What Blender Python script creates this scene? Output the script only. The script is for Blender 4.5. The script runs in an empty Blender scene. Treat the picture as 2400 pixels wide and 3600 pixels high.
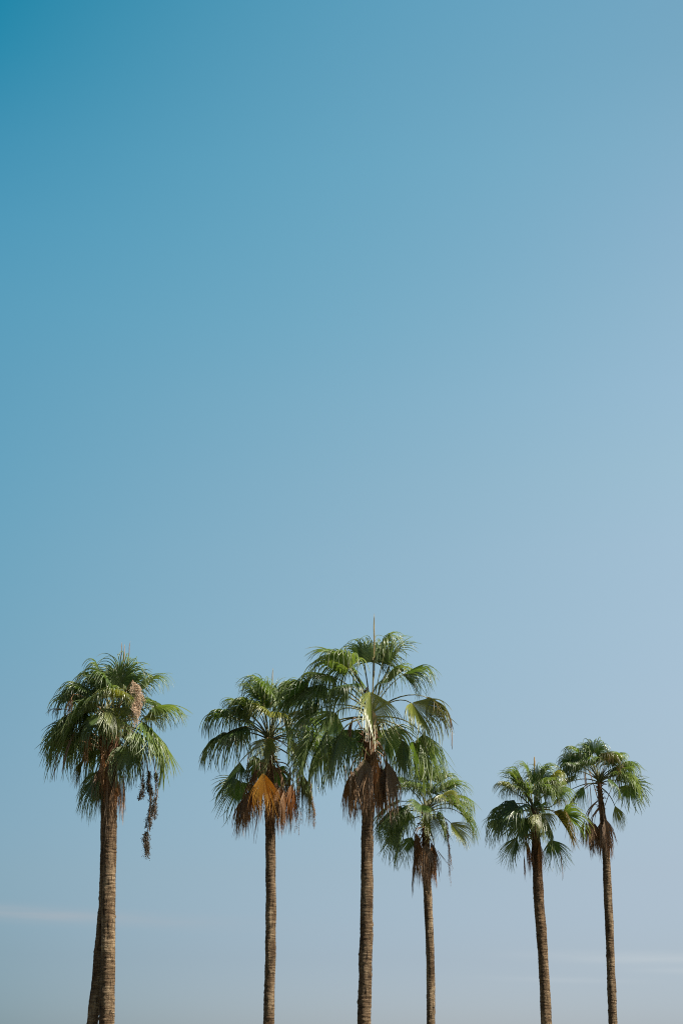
import bpy, math, random
import numpy as np
from mathutils import Vector, Matrix, noise

R_ = math.radians
S = bpy.context.scene
COL = S.collection

# ------------------------------------------------------------------ camera
PITCH = R_(22.0)
CAM = Vector((0.0, 0.0, 1.7))
cam_d = bpy.data.cameras.new('camera')
cam = bpy.data.objects.new('camera', cam_d)
COL.objects.link(cam)
cam.location = CAM
cam.rotation_euler = (math.pi / 2 + PITCH, 0, 0)
cam_d.sensor_fit = 'VERTICAL'
cam_d.sensor_height = 36.0
cam_d.sensor_width = 24.0
cam_d.lens = 50.0
cam_d.clip_end = 6000
S.camera = cam

# ------------------------------------------------------------------ light
SUN_AZ = R_(109.0)      # clockwise from +Y (the viewing direction)
SUN_EL = R_(50.0)
sun_d = bpy.data.lights.new('sun', 'SUN')
sun_d.energy = 5.0
sun_d.angle = R_(0.5)
sun_d.color = (1.0, 0.93, 0.82)
sun = bpy.data.objects.new('sun', sun_d)
COL.objects.link(sun)
sdir = Vector((math.sin(SUN_AZ) * math.cos(SUN_EL), math.cos(SUN_AZ) * math.cos(SUN_EL), math.sin(SUN_EL)))
sun.rotation_euler = (-sdir).to_track_quat('-Z', 'Y').to_euler()
sun.location = (20, -20, 40)

# ------------------------------------------------------------------ sky
world = bpy.data.worlds.new('World')
S.world = world
world.use_nodes = True
wt = world.node_tree
wt.nodes.clear()


def nd(t, kind, **kw):
    n = t.nodes.new(kind)
    for k, v in kw.items():
        setattr(n, k, v)
    return n


def wire(t, v, sock):
    if hasattr(v, 'is_linked') or isinstance(v, bpy.types.NodeSocket):
        t.links.new(v, sock)
    else:
        sock.default_value = v


def mth(t, op, a, b=0.0, c=0.0, clamp=False):
    n = nd(t, 'ShaderNodeMath', operation=op, use_clamp=clamp)
    wire(t, a, n.inputs[0]); wire(t, b, n.inputs[1]); wire(t, c, n.inputs[2])
    return n.outputs[0]


def vmul(t, a, b):
    n = nd(t, 'ShaderNodeVectorMath', operation='MULTIPLY')
    wire(t, a, n.inputs[0]); wire(t, b, n.inputs[1])
    return n.outputs[0]


def vadd(t, a, b):
    n = nd(t, 'ShaderNodeVectorMath', operation='ADD')
    wire(t, a, n.inputs[0]); wire(t, b, n.inputs[1])
    return n.outputs[0]


def mixc(t, f, a, b):
    n = nd(t, 'ShaderNodeMix', data_type='RGBA', clamp_factor=True)
    wire(t, f, n.inputs[0]); wire(t, a, n.inputs[6]); wire(t, b, n.inputs[7])
    return n.outputs[2]


def ramp(t, f, stops, interp='LINEAR'):
    n = nd(t, 'ShaderNodeValToRGB')
    e = n.color_ramp.elements
    n.color_ramp.interpolation = interp
    e[0].position, e[0].color = stops[0][0], (*stops[0][1], 1)
    e[1].position, e[1].color = stops[-1][0], (*stops[-1][1], 1)
    for p, c in stops[1:-1]:
        k = e.new(p); k.color = (*c, 1)
    wire(t, f, n.inputs[0])
    return n.outputs[0]


# <SKYDATA>
SKY_STR = 0.066
SKY_GAIN = 2.40
SKY_RAMP = {
    'c': [(0.0333, (0.3817, 0.4190, 0.5560)), (0.1026, (0.3985, 0.4074, 0.4643)), (0.1718, (0.4797, 0.4755, 0.4620)), (0.2410, (0.5535, 0.5650, 0.5056)), (0.3103, (0.6220, 0.6449, 0.5483)), (0.3795, (0.6751, 0.7265, 0.5993)), (0.4487, (0.7111, 0.7915, 0.6401)), (0.5179, (0.7074, 0.8428, 0.6741)), (0.5872, (0.6822, 0.8859, 0.7093)), (0.6564, (0.6245, 0.9102, 0.7329)), (0.7256, (0.5732, 0.9214, 0.7482)), (0.7949, (0.5248, 0.9280, 0.7605)), (0.8641, (0.4684, 0.8991, 0.7503)), (0.9333, (0.4070, 0.8804, 0.7473))],
    'l': [(0.0333, (0.1494, 0.2365, 0.3398)), (0.1026, (0.2079, 0.2739, 0.3206)), (0.1718, (0.2835, 0.3552, 0.3620)), (0.2410, (0.3291, 0.4220, 0.4018)), (0.3103, (0.3601, 0.4947, 0.4542)), (0.3795, (0.3684, 0.5685, 0.5021)), (0.4487, (0.3760, 0.6378, 0.5567)), (0.5179, (0.3722, 0.6951, 0.6048)), (0.5872, (0.3710, 0.7353, 0.6407)), (0.6564, (0.3568, 0.7808, 0.6798)), (0.7256, (0.3009, 0.7877, 0.7003)), (0.7949, (0.2153, 0.7502, 0.6824)), (0.8641, (0.1054, 0.7034, 0.6507)), (0.9333, (0.0392, 0.6589, 0.6187))],
    'r': [(0.0333, (0.3993, 0.4487, 0.6134)), (0.1026, (0.4660, 0.4546, 0.5055)), (0.1718, (0.5930, 0.5305, 0.5096)), (0.2410, (0.7152, 0.6302, 0.5391)), (0.3103, (0.8161, 0.7227, 0.5990)), (0.3795, (0.8908, 0.8064, 0.6444)), (0.4487, (0.9494, 0.8802, 0.6881)), (0.5179, (0.9618, 0.9446, 0.7162)), (0.5872, (0.9555, 0.9650, 0.7501)), (0.6564, (0.9181, 0.9690, 0.7503)), (0.7256, (0.8458, 0.9507, 0.7539)), (0.7949, (0.7511, 0.9335, 0.7406)), (0.8641, (0.6443, 0.8905, 0.7183)), (0.9333, (0.5923, 0.8708, 0.7198))],
}
# </SKYDATA>

sky = nd(wt, 'ShaderNodeTexSky', sky_type='NISHITA', sun_disc=False)
sky.sun_elevation = SUN_EL
sky.sun_rotation = SUN_AZ
sky.altitude = 20
sky.air_density = 1.0
sky.dust_density = 1.2
sky.ozone_density = 1.0
bg = nd(wt, 'ShaderNodeBackground')
wo = nd(wt, 'ShaderNodeOutputWorld')
bg.inputs[1].default_value = SKY_STR
skyc = sky.outputs[0]
if SKY_RAMP is not None:
    # a hazy seaside sky: paler near the horizon and towards the sun, by direction
    tc = nd(wt, 'ShaderNodeTexCoord')
    sp = nd(wt, 'ShaderNodeSeparateXYZ')
    wt.links.new(tc.outputs['Generated'], sp.inputs[0])
    el = mth(wt, 'ARCSINE', sp.outputs[2])
    elf = mth(wt, 'DIVIDE', el, R_(45.0), clamp=True)
    az = mth(wt, 'ARCTAN2', sp.outputs[0], sp.outputs[1])
    x = mth(wt, 'MAXIMUM', mth(wt, 'MINIMUM', mth(wt, 'DIVIDE', az, R_(17.0)), 1.0), -1.0)
    xx = mth(wt, 'MULTIPLY', x, x)
    cC = ramp(wt, elf, SKY_RAMP['c'])
    cL = ramp(wt, elf, SKY_RAMP['l'])
    cR = ramp(wt, elf, SKY_RAMP['r'])

    def sc(c, f):
        n = nd(wt, 'ShaderNodeVectorMath', operation='SCALE')
        wt.links.new(c, n.inputs[0]); wt.links.new(f, n.inputs['Scale'])
        return n.outputs[0]
    tint = vadd(wt, sc(cC, mth(wt, 'SUBTRACT', 1.0, xx)), vadd(
        wt, sc(cL, mth(wt, 'MULTIPLY', mth(wt, 'SUBTRACT', xx, x), 0.5)), sc(cR, mth(wt, 'MULTIPLY', mth(wt, 'ADD', xx, x), 0.5))))
    # tint holds within the view; sky beside and behind dimmed to deepen shadows
    aaz = mth(wt, 'ABSOLUTE', az)
    away = mth(wt, 'MULTIPLY', mth(wt, 'SUBTRACT', aaz, R_(22.0)), 2.2, clamp=True)
    tint = mixc(wt, away, vmul(wt, tint, (SKY_GAIN,) * 3), (0.50, 0.55, 0.60, 1))
    skyc = vmul(wt, skyc, tint)
    # sky above the view darkened towards the zenith to cut fill light
    zen = mth(wt, 'MULTIPLY_ADD', mth(wt, 'SUBTRACT', el, R_(44.0)), -1.3, 1.0, clamp=True)
    skyc = sc(skyc, mth(wt, 'MAXIMUM', zen, 0.25))
    # two thin streaks of high cloud low in the sky

    def streak(az0, azw, el0, elw, amt):
        mp = nd(wt, 'ShaderNodeMapping')
        wt.links.new(tc.outputs['Generated'], mp.inputs[0])
        mp.inputs['Scale'].default_value = (9, 9, 130)
        nz = nd(wt, 'ShaderNodeTexNoise'); nz.inputs['Scale'].default_value = 1.6
        nz.inputs['Detail'].default_value = 4
        wt.links.new(mp.outputs[0], nz.inputs[0])
        da = mth(wt, 'DIVIDE', mth(wt, 'SUBTRACT', az, R_(az0)), R_(azw))
        tilt = mth(wt, 'MULTIPLY', mth(wt, 'SUBTRACT', az, R_(az0)), -0.03)
        de = mth(wt, 'DIVIDE', mth(wt, 'SUBTRACT', mth(wt, 'SUBTRACT', el, R_(el0)), tilt), R_(elw))
        q = mth(wt, 'ADD', mth(wt, 'MULTIPLY', da, da), mth(wt, 'MULTIPLY', de, de))
        g = mth(wt, 'EXPONENT', mth(wt, 'MULTIPLY', q, -1.0))
        nn = mth(wt, 'MULTIPLY_ADD', nz.outputs[0], 1.6, 0.1)
        return mth(wt, 'MULTIPLY', mth(wt, 'MULTIPLY', g, nn), amt)
    for q in ((-13.0, 7.5, 6.12, 0.27, 0.46, (4.3, 4.6, 5.0, 1)), (11.5, 3.6, 4.5, 0.20, 0.55, (5.5, 6.1, 6.5, 1)),
              (14.0, 2.5, 4.0, 0.13, 0.4, (5.5, 6.1, 6.5, 1)), (8.5, 2.5, 3.75, 0.10, 0.2, (5.5, 6.1, 6.5, 1))):
        skyc = mixc(wt, streak(*q[:5]), skyc, q[5])
wt.links.new(skyc, bg.inputs[0])
wt.links.new(bg.outputs[0], wo.inputs[0])

S.view_settings.view_transform = 'Standard'
S.view_settings.look = 'None'
S.view_settings.exposure = 0.6
S.view_settings.gamma = 1.0
S.cycles.use_denoising = False
S.cycles.filter_width = 1.1
S.cycles.max_bounces = 8

# ------------------------------------------------------------------ helpers


def at(px, py, Y):
    """pixel of the 2400x3600 photograph -> point at depth Y"""
    f = 5000.0
    x = (px - 1200) / f
    v = -(py - 1800) / f
    d = Vector((x, math.cos(PITCH) - v * math.sin(PITCH), math.sin(PITCH) + v * math.cos(PITCH)))
    return CAM + d * (Y / d.y)


def mesh_obj(name, V, F, mats, parent=None, uv=None, midx=None, smooth=True):
    me = bpy.data.meshes.new(name)
    V = np.asarray(V, dtype=np.float64)
    me.from_pydata(V.tolist(), [], F)
    for m in mats:
        me.materials.append(m)
    if midx is not None:
        me.polygons.foreach_set('material_index', midx)
    if smooth:
        me.polygons.foreach_set('use_smooth', [True] * len(me.polygons))
    if uv is not None:
        lay = me.uv_layers.new(name='uv')
        li = np.empty(len(me.loops), dtype=np.int32)
        me.loops.foreach_get('vertex_index', li)
        lay.data.foreach_set('uv', np.asarray(uv, dtype=np.float64)[li].ravel())
    me.update()
    o = bpy.data.objects.new(name, me)
    COL.objects.link(o)
    if parent is not None:
        o.parent = parent
    return o


class Geo:
    def __init__(self):
        self.v, self.f, self.uv, self.m = [], [], [], []

    def tube(self, pts, rad, sides=6, mat=0, flat=1.0, cap=True, uvr=0.5):
        pts = [Vector(p) for p in pts]
        n = len(pts)
        b0 = len(self.v)
        ref = Vector((0.31, 0.2, 0.93))
        prev = None
        for i, p in enumerate(pts):
            t = (pts[min(i + 1, n - 1)] - pts[max(i - 1, 0)])
            if t.length < 1e-9:
                t = Vector((0, 0, 1))
            t.normalize()
            a = (ref - t * ref.dot(t)) if prev is None else (prev - t * prev.dot(t))
            if a.length < 1e-5:
                a = t.orthogonal()
            a.normalize(); prev = a
            b = t.cross(a)
            r = rad[i] if hasattr(rad, '__len__') else rad
            for k in range(sides):
                an = 2 * math.pi * k / sides
                self.v.append(p + a * (math.cos(an) * r) + b * (math.sin(an) * r * flat))
                self.uv.append((i / max(1, n - 1), uvr))
        for i in range(n - 1):
            for k in range(sides):
                k2 = (k + 1) % sides
                self.f.append((b0 + i * sides + k, b0 + i * sides + k2, b0 + (i + 1) * sides + k2, b0 + (i + 1) * sides + k))
                self.m.append(mat)
        if cap:
            self.f.append(tuple(b0 + k for k in reversed(range(sides)))); self.m.append(mat)
            self.f.append(tuple(b0 + (n - 1) * sides + k for k in range(sides))); self.m.append(mat)

    def ball(self, c, r, mat=0, uvr=0.5, stretch=1.0):
        b0 = len(self.v)
        c = Vector(c)
        for d in ((0, 0, 1), (1, 0, 0), (0, 1, 0), (-1, 0, 0), (0, -1, 0), (0, 0, -1)):
            self.v.append(c + Vector((d[0] * r, d[1] * r, d[2] * r * stretch)))
            self.uv.append((0.5, uvr))
        for a, b in ((1, 2), (2, 3), (3, 4), (4, 1)):
            self.f.append((b0, b0 + a, b0 + b)); self.f.append((b0 + 5, b0 + b, b0 + a))
            self.m += [mat, mat]

    def build(self, name, mats, parent, origin, smooth=True):
        O = Vector(origin)
        return mesh_obj(name, [tuple(p - O) for p in self.v], self.f, mats, parent, self.uv, self.m, smooth)


# ------------------------------------------------------------------ materials


def new_mat(name):
    m = bpy.data.materials.new(name)
    m.use_nodes = True
    t = m.node_tree
    t.nodes.clear()
    return m, t


def leaf_material(name, cols, tip, base, rough, transl, tcol, tipstart=0.72, ribbon=(0.2, 0.25, 0.13, 0.0), spec=0.5):
    m, t = new_mat(name)
    out = nd(t, 'ShaderNodeOutputMaterial')
    uvn = nd(t, 'ShaderNodeUVMap'); uvn.uv_map = 'uv'
    sp = nd(t, 'ShaderNodeSeparateXYZ'); t.links.new(uvn.outputs[0], sp.inputs[0])
    u, rnd = sp.outputs[0], sp.outputs[1]
    oi = nd(t, 'ShaderNodeObjectInfo')
    tc = nd(t, 'ShaderNodeTexCoord')
    nz = nd(t, 'ShaderNodeTexNoise'); nz.inputs['Scale'].default_value = 2.2; nz.inputs['Detail'].default_value = 3
    t.links.new(tc.outputs['Object'], nz.inputs[0])
    f = mth(t, 'ADD', mth(t, 'MULTIPLY', rnd, 0.45), mth(t, 'ADD', mth(t, 'MULTIPLY', oi.outputs['Random'], 0.35), mth(t, 'MULTIPLY', nz.outputs[0], 0.3)), clamp=True)
    c = ramp(t, f, [(0.1, cols[0]), (0.5, cols[1]), (0.95, cols[2])])
    # the free ribbons are paler, their fibrous edges grey-green
    rb = mth(t, 'MULTIPLY', mth(t, 'SUBTRACT', u, 0.38), 2.2, clamp=True)
    c = mixc(t, mth(t, 'MULTIPLY', rb, ribbon[3]), c, (*ribbon[:3], 1))
    # pale yellowish hub, dry straw-coloured tips
    hub = mth(t, 'MULTIPLY', mth(t, 'SUBTRACT', 0.16, u), 5.0, clamp=True)
    c = mixc(t, mth(t, 'MULTIPLY', hub, 0.55), c, (*base, 1))
    ts = mth(t, 'ADD', tipstart, mth(t, 'MULTIPLY', rnd, 0.3))
    tf = mth(t, 'MULTIPLY', mth(t, 'SUBTRACT', u, ts), 5.0, clamp=True)
    c = mixc(t, mth(t, 'MULTIPLY', tf, 0.75), c, (*tip, 1))
    p = nd(t, 'ShaderNodeBsdfPrincipled')
    t.links.new(c, p.inputs['Base Color'])
    t.links.new(mth(t, 'ADD', rough - 0.06, mth(t, 'MULTIPLY', nz.outputs[0], 0.14)), p.inputs['Roughness'])
    p.inputs['Specular IOR Level'].default_value = spec
    tr = nd(t, 'ShaderNodeBsdfTranslucent')
    t.links.new(vmul(t, c, tcol), tr.inputs[0])
    mx = nd(t, 'ShaderNodeMixShader'); mx.inputs[0].default_value = transl
    t.links.new(p.outputs[0], mx.inputs[1]); t.links.new(tr.outputs[0], mx.inputs[2])
    t.links.new(mx.outputs[0], out.inputs[0])
    return m


M = {}
M['leaf'] = leaf_material('green_leaf', [(0.042, 0.082, 0.023), (0.106, 0.174, 0.048), (0.250, 0.310, 0.110)],
                          (0.34, 0.25, 0.13), (0.20, 0.20, 0.06), 0.33, 0.30, (1.6, 1.65, 0.6), 0.78, (0.29, 0.34, 0.20, 0.45), 0.65)
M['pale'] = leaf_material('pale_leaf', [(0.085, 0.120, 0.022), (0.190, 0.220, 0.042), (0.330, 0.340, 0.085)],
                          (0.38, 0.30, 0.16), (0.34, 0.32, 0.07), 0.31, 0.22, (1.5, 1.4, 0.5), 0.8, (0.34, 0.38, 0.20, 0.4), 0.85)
M['olive'] = leaf_material('ageing_leaf', [(0.045, 0.060, 0.016), (0.085, 0.095, 0.022), (0.150, 0.130, 0.035)],
                           (0.36, 0.24, 0.12), (0.26, 0.19, 0.05), 0.42, 0.22, (1.7, 1.5, 0.8), 0.55)
M['yellow'] = leaf_material('yellowed_leaf', [(0.30, 0.125, 0.012), (0.48, 0.225, 0.020), (0.58, 0.33, 0.045)],
                            (0.22, 0.11, 0.05), (0.36, 0.22, 0.03), 0.5, 0.25, (1.5, 1.2, 0.7))
M['dead'] = leaf_material('dead_leaf', [(0.150, 0.078, 0.033), (0.30, 0.170, 0.080), (0.48, 0.32, 0.185)],
                          (0.46, 0.33, 0.23), (0.12, 0.05, 0.02), 0.7, 0.12, (1.4, 1.1, 0.8))
M['rust'] = leaf_material('rusty_dead_leaf', [(0.170, 0.072, 0.018), (0.33, 0.145, 0.036), (0.44, 0.23, 0.08)],
                          (0.32, 0.20, 0.12), (0.24, 0.10, 0.02), 0.65, 0.15, (1.4, 1.1, 0.8))
M['dry'] = leaf_material('straw_leaf', [(0.22, 0.145, 0.085), (0.32, 0.22, 0.14), (0.42, 0.31, 0.22)],
                         (0.45, 0.34, 0.25), (0.3, 0.2, 0.1), 0.7, 0.12, (1.2, 1.1, 0.9))


def plain(name, c1, c2, rough, scale=8.0):
    m, t = new_mat(name)
    out = nd(t, 'ShaderNodeOutputMaterial')
    tc = nd(t, 'ShaderNodeTexCoord')
    nz = nd(t, 'ShaderNodeTexNoise'); nz.inputs['Scale'].default_value = scale; nz.inputs['Detail'].default_value = 5
    t.links.new(tc.outputs['Object'], nz.inputs[0])
    c = ramp(t, nz.outputs[0], [(0.32, c1), (0.68, c2)])
    p = nd(t, 'ShaderNodeBsdfPrincipled')
    t.links.new(c, p.inputs['Base Color'])
    p.inputs['Roughness'].default_value = rough
    t.links.new(p.outputs[0], out.inputs[0])
    return m


M['stalk'] = plain('green_petiole', (0.075, 0.085, 0.025), (0.16, 0.15, 0.05), 0.45)
M['stalk_dry'] = plain('dry_petiole', (0.20, 0.10, 0.045), (0.34, 0.20, 0.10), 0.6)
M['stalk_yel'] = plain('yellow_petiole', (0.30, 0.17, 0.03), (0.40, 0.25, 0.06), 0.5)
M['stalk_spear'] = plain('folded_spear', (0.16, 0.13, 0.04), (0.30, 0.22, 0.09), 0.5)
M['fibre'] = plain('fibrous_leaf_base', (0.055, 0.024, 0.011), (0.20, 0.095, 0.040), 0.8, 14)
M['fruit'] = plain('dark_fruit', (0.016, 0.012, 0.006), (0.085, 0.058, 0.020), 0.5, 30)
M['fruit_o'] = plain('orange_fruit', (0.12, 0.055, 0.018), (0.36, 0.19, 0.06), 0.6, 30)
M['blossom'] = plain('dry_blossom', (0.52, 0.37, 0.25), (0.78, 0.62, 0.46), 0.8, 20)
M['black'] = plain('black_feather', (0.008, 0.008, 0.010), (0.018, 0.018, 0.022), 0.4, 40)
M['grey_feather'] = plain('grey_feather', (0.05, 0.05, 0.055), (0.09, 0.09, 0.10), 0.5, 40)
M['beak'] = plain('pale_beak', (0.16, 0.15, 0.14), (0.22, 0.2, 0.18), 0.4)
M['orange'] = plain('orange_leg', (0.42, 0.2, 0.02), (0.5, 0.26, 0.03), 0.5)


def bark():
    m, t = new_mat('palm_bark')
    out = nd(t, 'ShaderNodeOutputMaterial')
    uvn = nd(t, 'ShaderNodeUVMap'); uvn.uv_map = 'uv'       # u = metres round the stem, v = metres below the crown
    oi = nd(t, 'ShaderNodeObjectInfo')
    off = nd(t, 'ShaderNodeCombineXYZ')
    t.links.new(mth(t, 'MULTIPLY', oi.outputs['Random'], 37.0), off.inputs[2])
    co = vadd(t, uvn.outputs[0], off.outputs[0])

    def noi(scale, det=4.0, rough=0.6):
        n = nd(t, 'ShaderNodeTexNoise')
        n.inputs['Scale'].default_value = 1.0; n.inputs['Detail'].default_value = det; n.inputs['Roughness'].default_value = rough
        t.links.new(vmul(t, co, scale), n.inputs[0])
        return n.outputs[0]
    rings = noi((2.6, 19.0, 1.0), 5, 0.7)
    cracks = noi((19.0, 3.2, 1.0), 4)
    blot = noi((3.5, 0.9, 1.0), 5)
    fine = noi((40.0, 55.0, 1.0), 3)
    sp = nd(t, 'ShaderNodeSeparateXYZ'); t.links.new(uvn.outputs[0], sp.inputs[0])
    v = sp.outputs[1]
    f = mth(t, 'ADD', mth(t, 'MULTIPLY', rings, 0.42), mth(t, 'ADD', mth(t, 'MULTIPLY', blot, 0.43), mth(t, 'MULTIPLY', fine, 0.25)))
    grey = ramp(t, f, [(0.36, (0.022, 0.013, 0.007)), (0.46, (0.068, 0.040, 0.021)), (0.55, (0.155, 0.101, 0.055)), (0.67, (0.37, 0.275, 0.17))])
    red = ramp(t, f, [(0.36, (0.022, 0.011, 0.006)), (0.52, (0.090, 0.045, 0.019)), (0.68, (0.24, 0.14, 0.068))])
    # newer stem under the crown is redder, with rusty patches further down
    hi = mth(t, 'SUBTRACT', mth(t, 'ADD', 1.15, mth(t, 'MULTIPLY', mth(t, 'SUBTRACT', blot, 0.5), 3.4)), mth(t, 'MULTIPLY', v, mth(t, 'MULTIPLY_ADD', oi.outputs['Random'], 0.25, 0.2)), clamp=True)
    c = mixc(t, hi, grey, red)
    big = noi((1.2, 0.45, 1.0), 3)
    c = mixc(t, mth(t, 'MULTIPLY', mth(t, 'SUBTRACT', big, 0.5), 3.0, clamp=True), c, vmul(t, c, (1.55, 1.6, 1.62)))
    c = mixc(t, mth(t, 'MULTIPLY', mth(t, 'SUBTRACT', 0.47, big), 3.0, clamp=True), c, vmul(t, c, (0.62, 0.55, 0.5)))
    ck = mth(t, 'MULTIPLY', mth(t, 'SUBTRACT', cracks, 0.56), 9.0, clamp=True)
    rk = mth(t, 'MULTIPLY', mth(t, 'SUBTRACT', 0.40, rings), 9.0, clamp=True)
    dk = mth(t, 'MAXIMUM', mth(t, 'MULTIPLY', ck, 0.75), mth(t, 'MULTIPLY', rk, 0.6))
    c = mixc(t, dk, c, (0.018, 0.012, 0.008, 1))
    p = nd(t, 'ShaderNodeBsdfPrincipled')
    t.links.new(c, p.inputs['Base Color'])
    p.inputs['Roughness'].default_value = 0.85
    p.inputs['Specular IOR Level'].default_value = 0.2
    b = nd(t, 'ShaderNodeBump'); b.inputs['Strength'].default_value = 0.9; b.inputs['Distance'].default_value = 0.06
    hgt = mth(t, 'SUBTRACT', mth(t, 'ADD', mth(t, 'MULTIPLY', rings, 1.2), mth(t, 'MULTIPLY', fine, 0.4)), mth(t, 'MULTIPLY', ck, 0.5))
    t.links.new(hgt, b.inputs['Height'])
    t.links.new(b.outputs[0], p.inputs['Normal'])
    t.links.new(p.outputs[0], out.inputs[0])
    return m


M['bark'] = bark()


def ground_mat():
    m, t = new_mat('dry_sandy_ground')
    out = nd(t, 'ShaderNodeOutputMaterial')
    tc = nd(t, 'ShaderNodeTexCoord')
    a = nd(t, 'ShaderNodeTexNoise'); a.inputs['Scale'].default_value = 0.35; a.inputs['Detail'].default_value = 8
    t.links.new(tc.outputs['Object'], a.inputs[0])
    c = ramp(t, a.outputs[0], [(0.35, (0.04, 0.06, 0.02)), (0.5, (0.09, 0.085, 0.045)), (0.68, (0.17, 0.14, 0.095))])
    p = nd(t, 'ShaderNodeBsdfPrincipled'); t.links.new(c, p.inputs['Base Color']); p.inputs['Roughness'].default_value = 0.95
    t.links.new(p.outputs[0], out.inputs[0])
    return m


G = 3000
ground = mesh_obj('ground', [(-G, -G, 0), (G, -G, 0), (G, G, 0), (-G, G, 0)], [(0, 1, 2, 3)], [ground_mat()], smooth=False)
ground['kind'] = 'structure'
ground['label'] = 'dry sandy ground with patches of grass under the palms'

# ------------------------------------------------------------------ palm parts
Z = Vector((0, 0, 1))


def bez(a, b, c, d, n):
    out = []
    for i in range(n):
        s = i / (n - 1)
        out.append(a * (1 - s) ** 3 + b * 3 * s * (1 - s) ** 2 + c * 3 * s * s * (1 - s) + d * s ** 3)
    return out


def fan(g, rng, hub, d0, nrm, L, nseg, phimax, droop, fold=0.25, mat=0, split=0.5, tipdroop=1.0, ragged=0.12, wfac=1.0):
    """pleated fan blade: nseg segments united to `split`, free drooping tips beyond"""
    d0 = d0.normalized()
    s = d0.cross(nrm).normalized()
    nrm = s.cross(d0).normalized()
    NS = 14
    dphi = 2 * phimax / (nseg - 1)
    for i in range(nseg):
        q = -1 + 2 * i / (nseg - 1)
        phi = q * phimax
        rnd = rng.random()
        # side segments are shorter
        Li = L * (1.0 - 0.30 * abs(q) ** 1.6) * (1 - ragged * rng.random())
        if rng.random() < 0.09:
            Li *= rng.uniform(0.4, 0.8)
        dr = d0 * math.cos(phi) + s * math.sin(phi)
        # costapalmate: two halves fold down from the midrib a little
        dr = (dr - nrm * (fold * abs(math.sin(phi)))).normalized()
        side = (-d0 * math.sin(phi) + s * math.cos(phi))
        p = hub + dr * (0.02 * L)
        rdroop = rng.uniform(0.5, 1.7) * tipdroop
        sp_i = split * rng.uniform(0.88, 1.14) * (1 - 0.12 * abs(q))
        jit = Vector((rng.gauss(0, 1), rng.gauss(0, 1), rng.gauss(0, 0.5))) * 0.17
        ds = Li / (NS - 1)
        base = len(g.v)
        wid = 2 * math.tan(dphi / 2)
        for k in range(NS):
            u = k / (NS - 1)
            r = 0.02 * L + u * Li
            hw = 0.5 * wid * min(r, split * L) * 1.06 * wfac
            if u > sp_i:
                e = (u - sp_i) / (1 - sp_i)
                hw *= (0.96 - 0.22 * min(1.0, e * 4)) * (1 - e) ** 0.55 + 0.03
            w = side - dr * side.dot(dr)
            if w.length < 1e-5:
                w = dr.orthogonal()
            w.normalize()
            lo = dr.cross(w)
            if lo.dot(nrm) < 0:
                lo = -lo
            fd = hw * 0.75
            g.v.append(p - w * hw + lo * fd); g.v.append(p - lo * fd); g.v.append(p + w * hw + lo * fd)
            g.uv += [(u, rnd)] * 3
            # gravity bends the united part a little, the free ribbons arch outwards and then hang
            k_ = droop * (0.35 + 0.65 * u) * 1.2
            if u > sp_i:
                e = (u - sp_i) / (1 - sp_i)
                k_ += rdroop * (0.6 + 0.4 * min(droop, 2.0)) * (5.0 + 7.0 * e)
                dr = dr + jit * (0.25 + e) * 0.8 - nrm * (max(0.0, dr.z) * 0.22)
            dr = (dr - Z * (k_ * ds / L)).normalized()
            p = p + dr * ds
        for k in range(NS - 1):
            a = base + 3 * k
            g.f.append((a, a + 1, a + 4, a + 3)); g.f.append((a + 1, a + 2, a + 5, a + 4))
            g.m += [mat, mat]


def frond(root, origin, P0, hub, d0, L, rng, droop=1.0, nseg=40, phimax=1.9, kind='leaf', nrm=None, pr=0.020, name='frond', fold=None, split=None, tipdroop=1.0, ragged=0.14):
    g = Geo()
    d0 = d0.normalized()
    span = (hub - P0).length
    st = ((hub - P0).normalized() + Z * 0.45).normalized()
    pts = bez(P0, P0 + st * span * 0.38, hub - d0 * span * 0.33, hub + d0 * (0.10 * L), 9)
    rad = [pr * (1.7 - 1.0 * (i / 8)) for i in range(9)]
    g.tube(pts, rad, 6, 1, flat=0.55)
    if nrm is not None:
        nrm = nrm - d0 * d0.dot(nrm)
    else:
        nrm = Z - d0 * d0.dot(Z)
        if nrm.length < 0.25:      # a leaf standing or hanging straight: its upper side faces away from / towards the stem axis
            o = hub - P0; o.z = 0
            if o.length < 1e-3:
                o = Vector((0, -1, 0))
            nrm = nrm + o.normalized() * (-1 if d0.z > 0 else 1) * 0.5
            nrm = nrm - d0 * d0.dot(nrm)
    nrm = nrm.normalized()
    tw = rng.gauss(0, 0.32)
    nrm = (Matrix.Rotation(tw, 3, d0) @ nrm).normalized()
    fan(g, rng, hub, d0, nrm, L, nseg, phimax, droop, fold=rng.choice((-1, -1, 0.8)) * rng.uniform(0.15, 0.55) if fold is None else fold,
        split=rng.uniform(0.34, 0.44) if split is None else split, tipdroop=tipdroop, ragged=ragged)
    stalk = {'leaf': 'stalk', 'pale': 'stalk', 'olive': 'stalk', 'yellow': 'stalk_yel'}.get(kind, 'stalk_dry')
    return g.build(name, [M[kind], M[stalk]], root, origin)


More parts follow.
